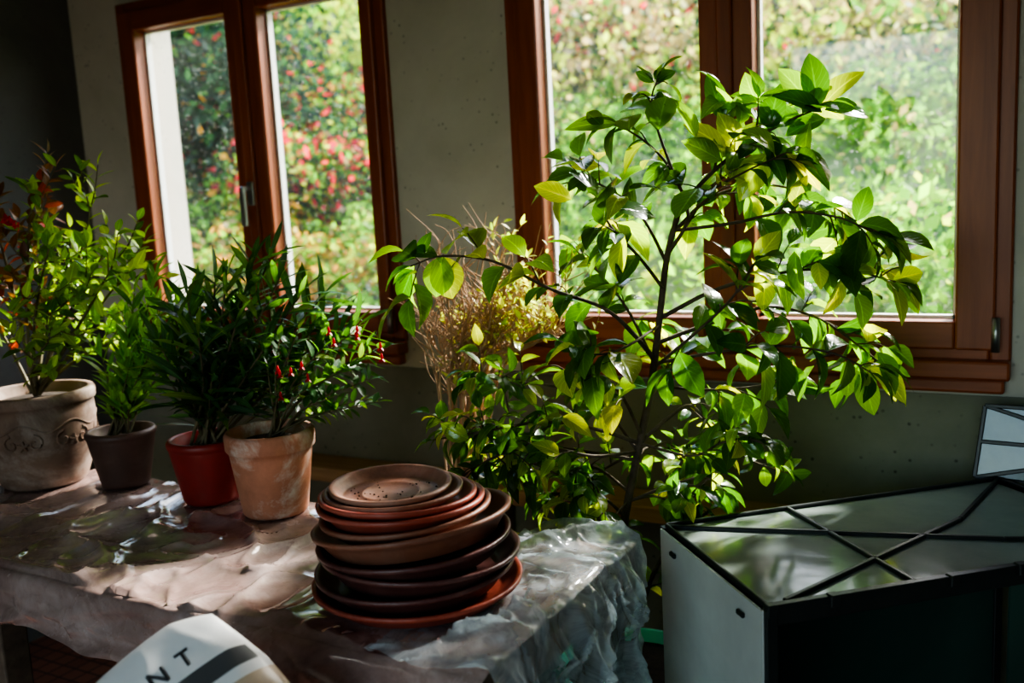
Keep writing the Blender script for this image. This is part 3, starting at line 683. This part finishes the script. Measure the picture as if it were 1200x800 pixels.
# ------------------------------------------------------------------ soil sack
eS=empty('soil_sack')
n_=V((.38,-.72,.58)).normalized(); up=V((0,0,1)); ax=up.cross(n_).normalized(); ay=n_.cross(ax)
ang=math.radians(42); ex=ax*math.cos(ang)+ay*math.sin(ang); ey=-ax*math.sin(ang)+ay*math.cos(ang)
W_,H_=.30,.52; corner=V((-.955,.850,.868)); cen=corner-ex*W_/2-ey*H_/2
def sk(a,b,side=1,off=0):
    t=max(0,(1-abs(a)**3.5))*max(0,(1-abs(b)**3.5)); rc=max(0,abs(a)*abs(b)-.55); q=cen+ex*(a*W_/2)*(1-.05*b*b-.22*rc)+ey*(b*H_/2)*(1-.07*a*a-.14*rc)
    wr=.006*noise.noise(V((a*2,b*3,side)))+.004*ridge(V((a*1.5+b*2,b*1.5-a,3)))**3
    return q+n_*side*(.045*t**.6+wr*min(1,t*2)+off)
m=MB(); NN=90
for side in(1,-1):
    k=len(m.v)
    for i in range(NN+1):
        for j in range(NN+1):
            m.v.append(sk(-1+2*i/NN,-1+2*j/NN,side))
    for i in range(NN):
        for j in range(NN):
            a=k+i*(NN+1)+j; f_=[a,a+NN+1,a+NN+2,a+1]; m.f.append(f_ if side==1 else f_[::-1])
            aa=-1+2*(i+.5)/NN; bb=-1+2*(j+.5)/NN
            m.mi.append(1 if .56<bb<.66 and aa<.95 else (2 if bb<.50 and aa>-.5 else 0))
so=m.build('sack_body',None,eS,True,[MAT['sack'],MAT['sack_band'],MAT['sack_beige']])
m=MB()
def stroke(a0,b0,a1,b1):
    K=4
    for i in range(K):
        t0=i/K;t1=(i+1)/K; P=sk(a0+(a1-a0)*t0,b0+(b1-b0)*t0,1,.0012);Q=sk(a0+(a1-a0)*t1,b0+(b1-b0)*t1,1,.0012)
        bar(m,P,Q,.0035,.001,up=n_)
glyphs=[[(0,0,0,1),(0,1,.6,1),(.6,1,.6,.5),(.6,.5,0,.5)],[(0,0,0,1),(0,0,.6,0)],[(0,0,.3,1),(.3,1,.6,0),(.15,.45,.45,.45)],[(0,0,0,1),(0,1,.6,0),(.6,0,.6,1)],[(.3,0,.3,1),(0,1,.6,1)]]
a0=-.55
for gi in glyphs:
    for s in gi: stroke(a0+s[0]*.20,.71+s[1]*.085,a0+s[2]*.20,.71+s[3]*.085)
    a0+=.25
m.build('dummy_lettering',MAT['ink'],eS,False)

# ------------------------------------------------------------------ light
sun=bpy.data.objects.new('sun',bpy.data.lights.new('sun','SUN')); COL.objects.link(sun)
sun.data.energy=18.0; sun.data.angle=math.radians(4.5); sun.data.color=(1,.98,.95)
az=math.radians(17); el=math.radians(35)
d=V((math.sin(az)*math.cos(el),math.cos(az)*math.cos(el),math.sin(el)))
sun.rotation_euler=d.to_track_quat('Z','Y').to_euler()
w=bpy.data.worlds.new('sky'); scene.world=w; w.use_nodes=True; nt=w.node_tree; bg=nt.nodes['Background']
sky=nt.nodes.new('ShaderNodeTexSky'); 
try: sky.sky_type='NISHITA'; sky.sun_disc=False; sky.sun_elevation=el; sky.sun_rotation=az; sky.air_density=1.2; sky.dust_density=2
except Exception: pass
nt.links.new(sky.outputs[0],bg.inputs[0]); bg.inputs[1].default_value=1.0
def portal(nm,c,rot,sx,sy):
    L=bpy.data.lights.new(nm,'AREA'); L.shape='RECTANGLE'; L.size=sx; L.size_y=sy; L.cycles.is_portal=True
    ob=bpy.data.objects.new(nm,L); ob.location=c; ob.rotation_euler=rot; COL.objects.link(ob)
portal('window_portal',(-2.1,2.45,1.48),(-math.pi/2,0,0),1.1,1.1)
portal('window_portal.001',(-.64,2.45,1.48),(-math.pi/2,0,0),1.2,1.1)
portal('doorway_portal',(-.35,-2.75,1.15),(math.pi/2,0,0),2.7,2.3)  # sampling portal for the added fill opening
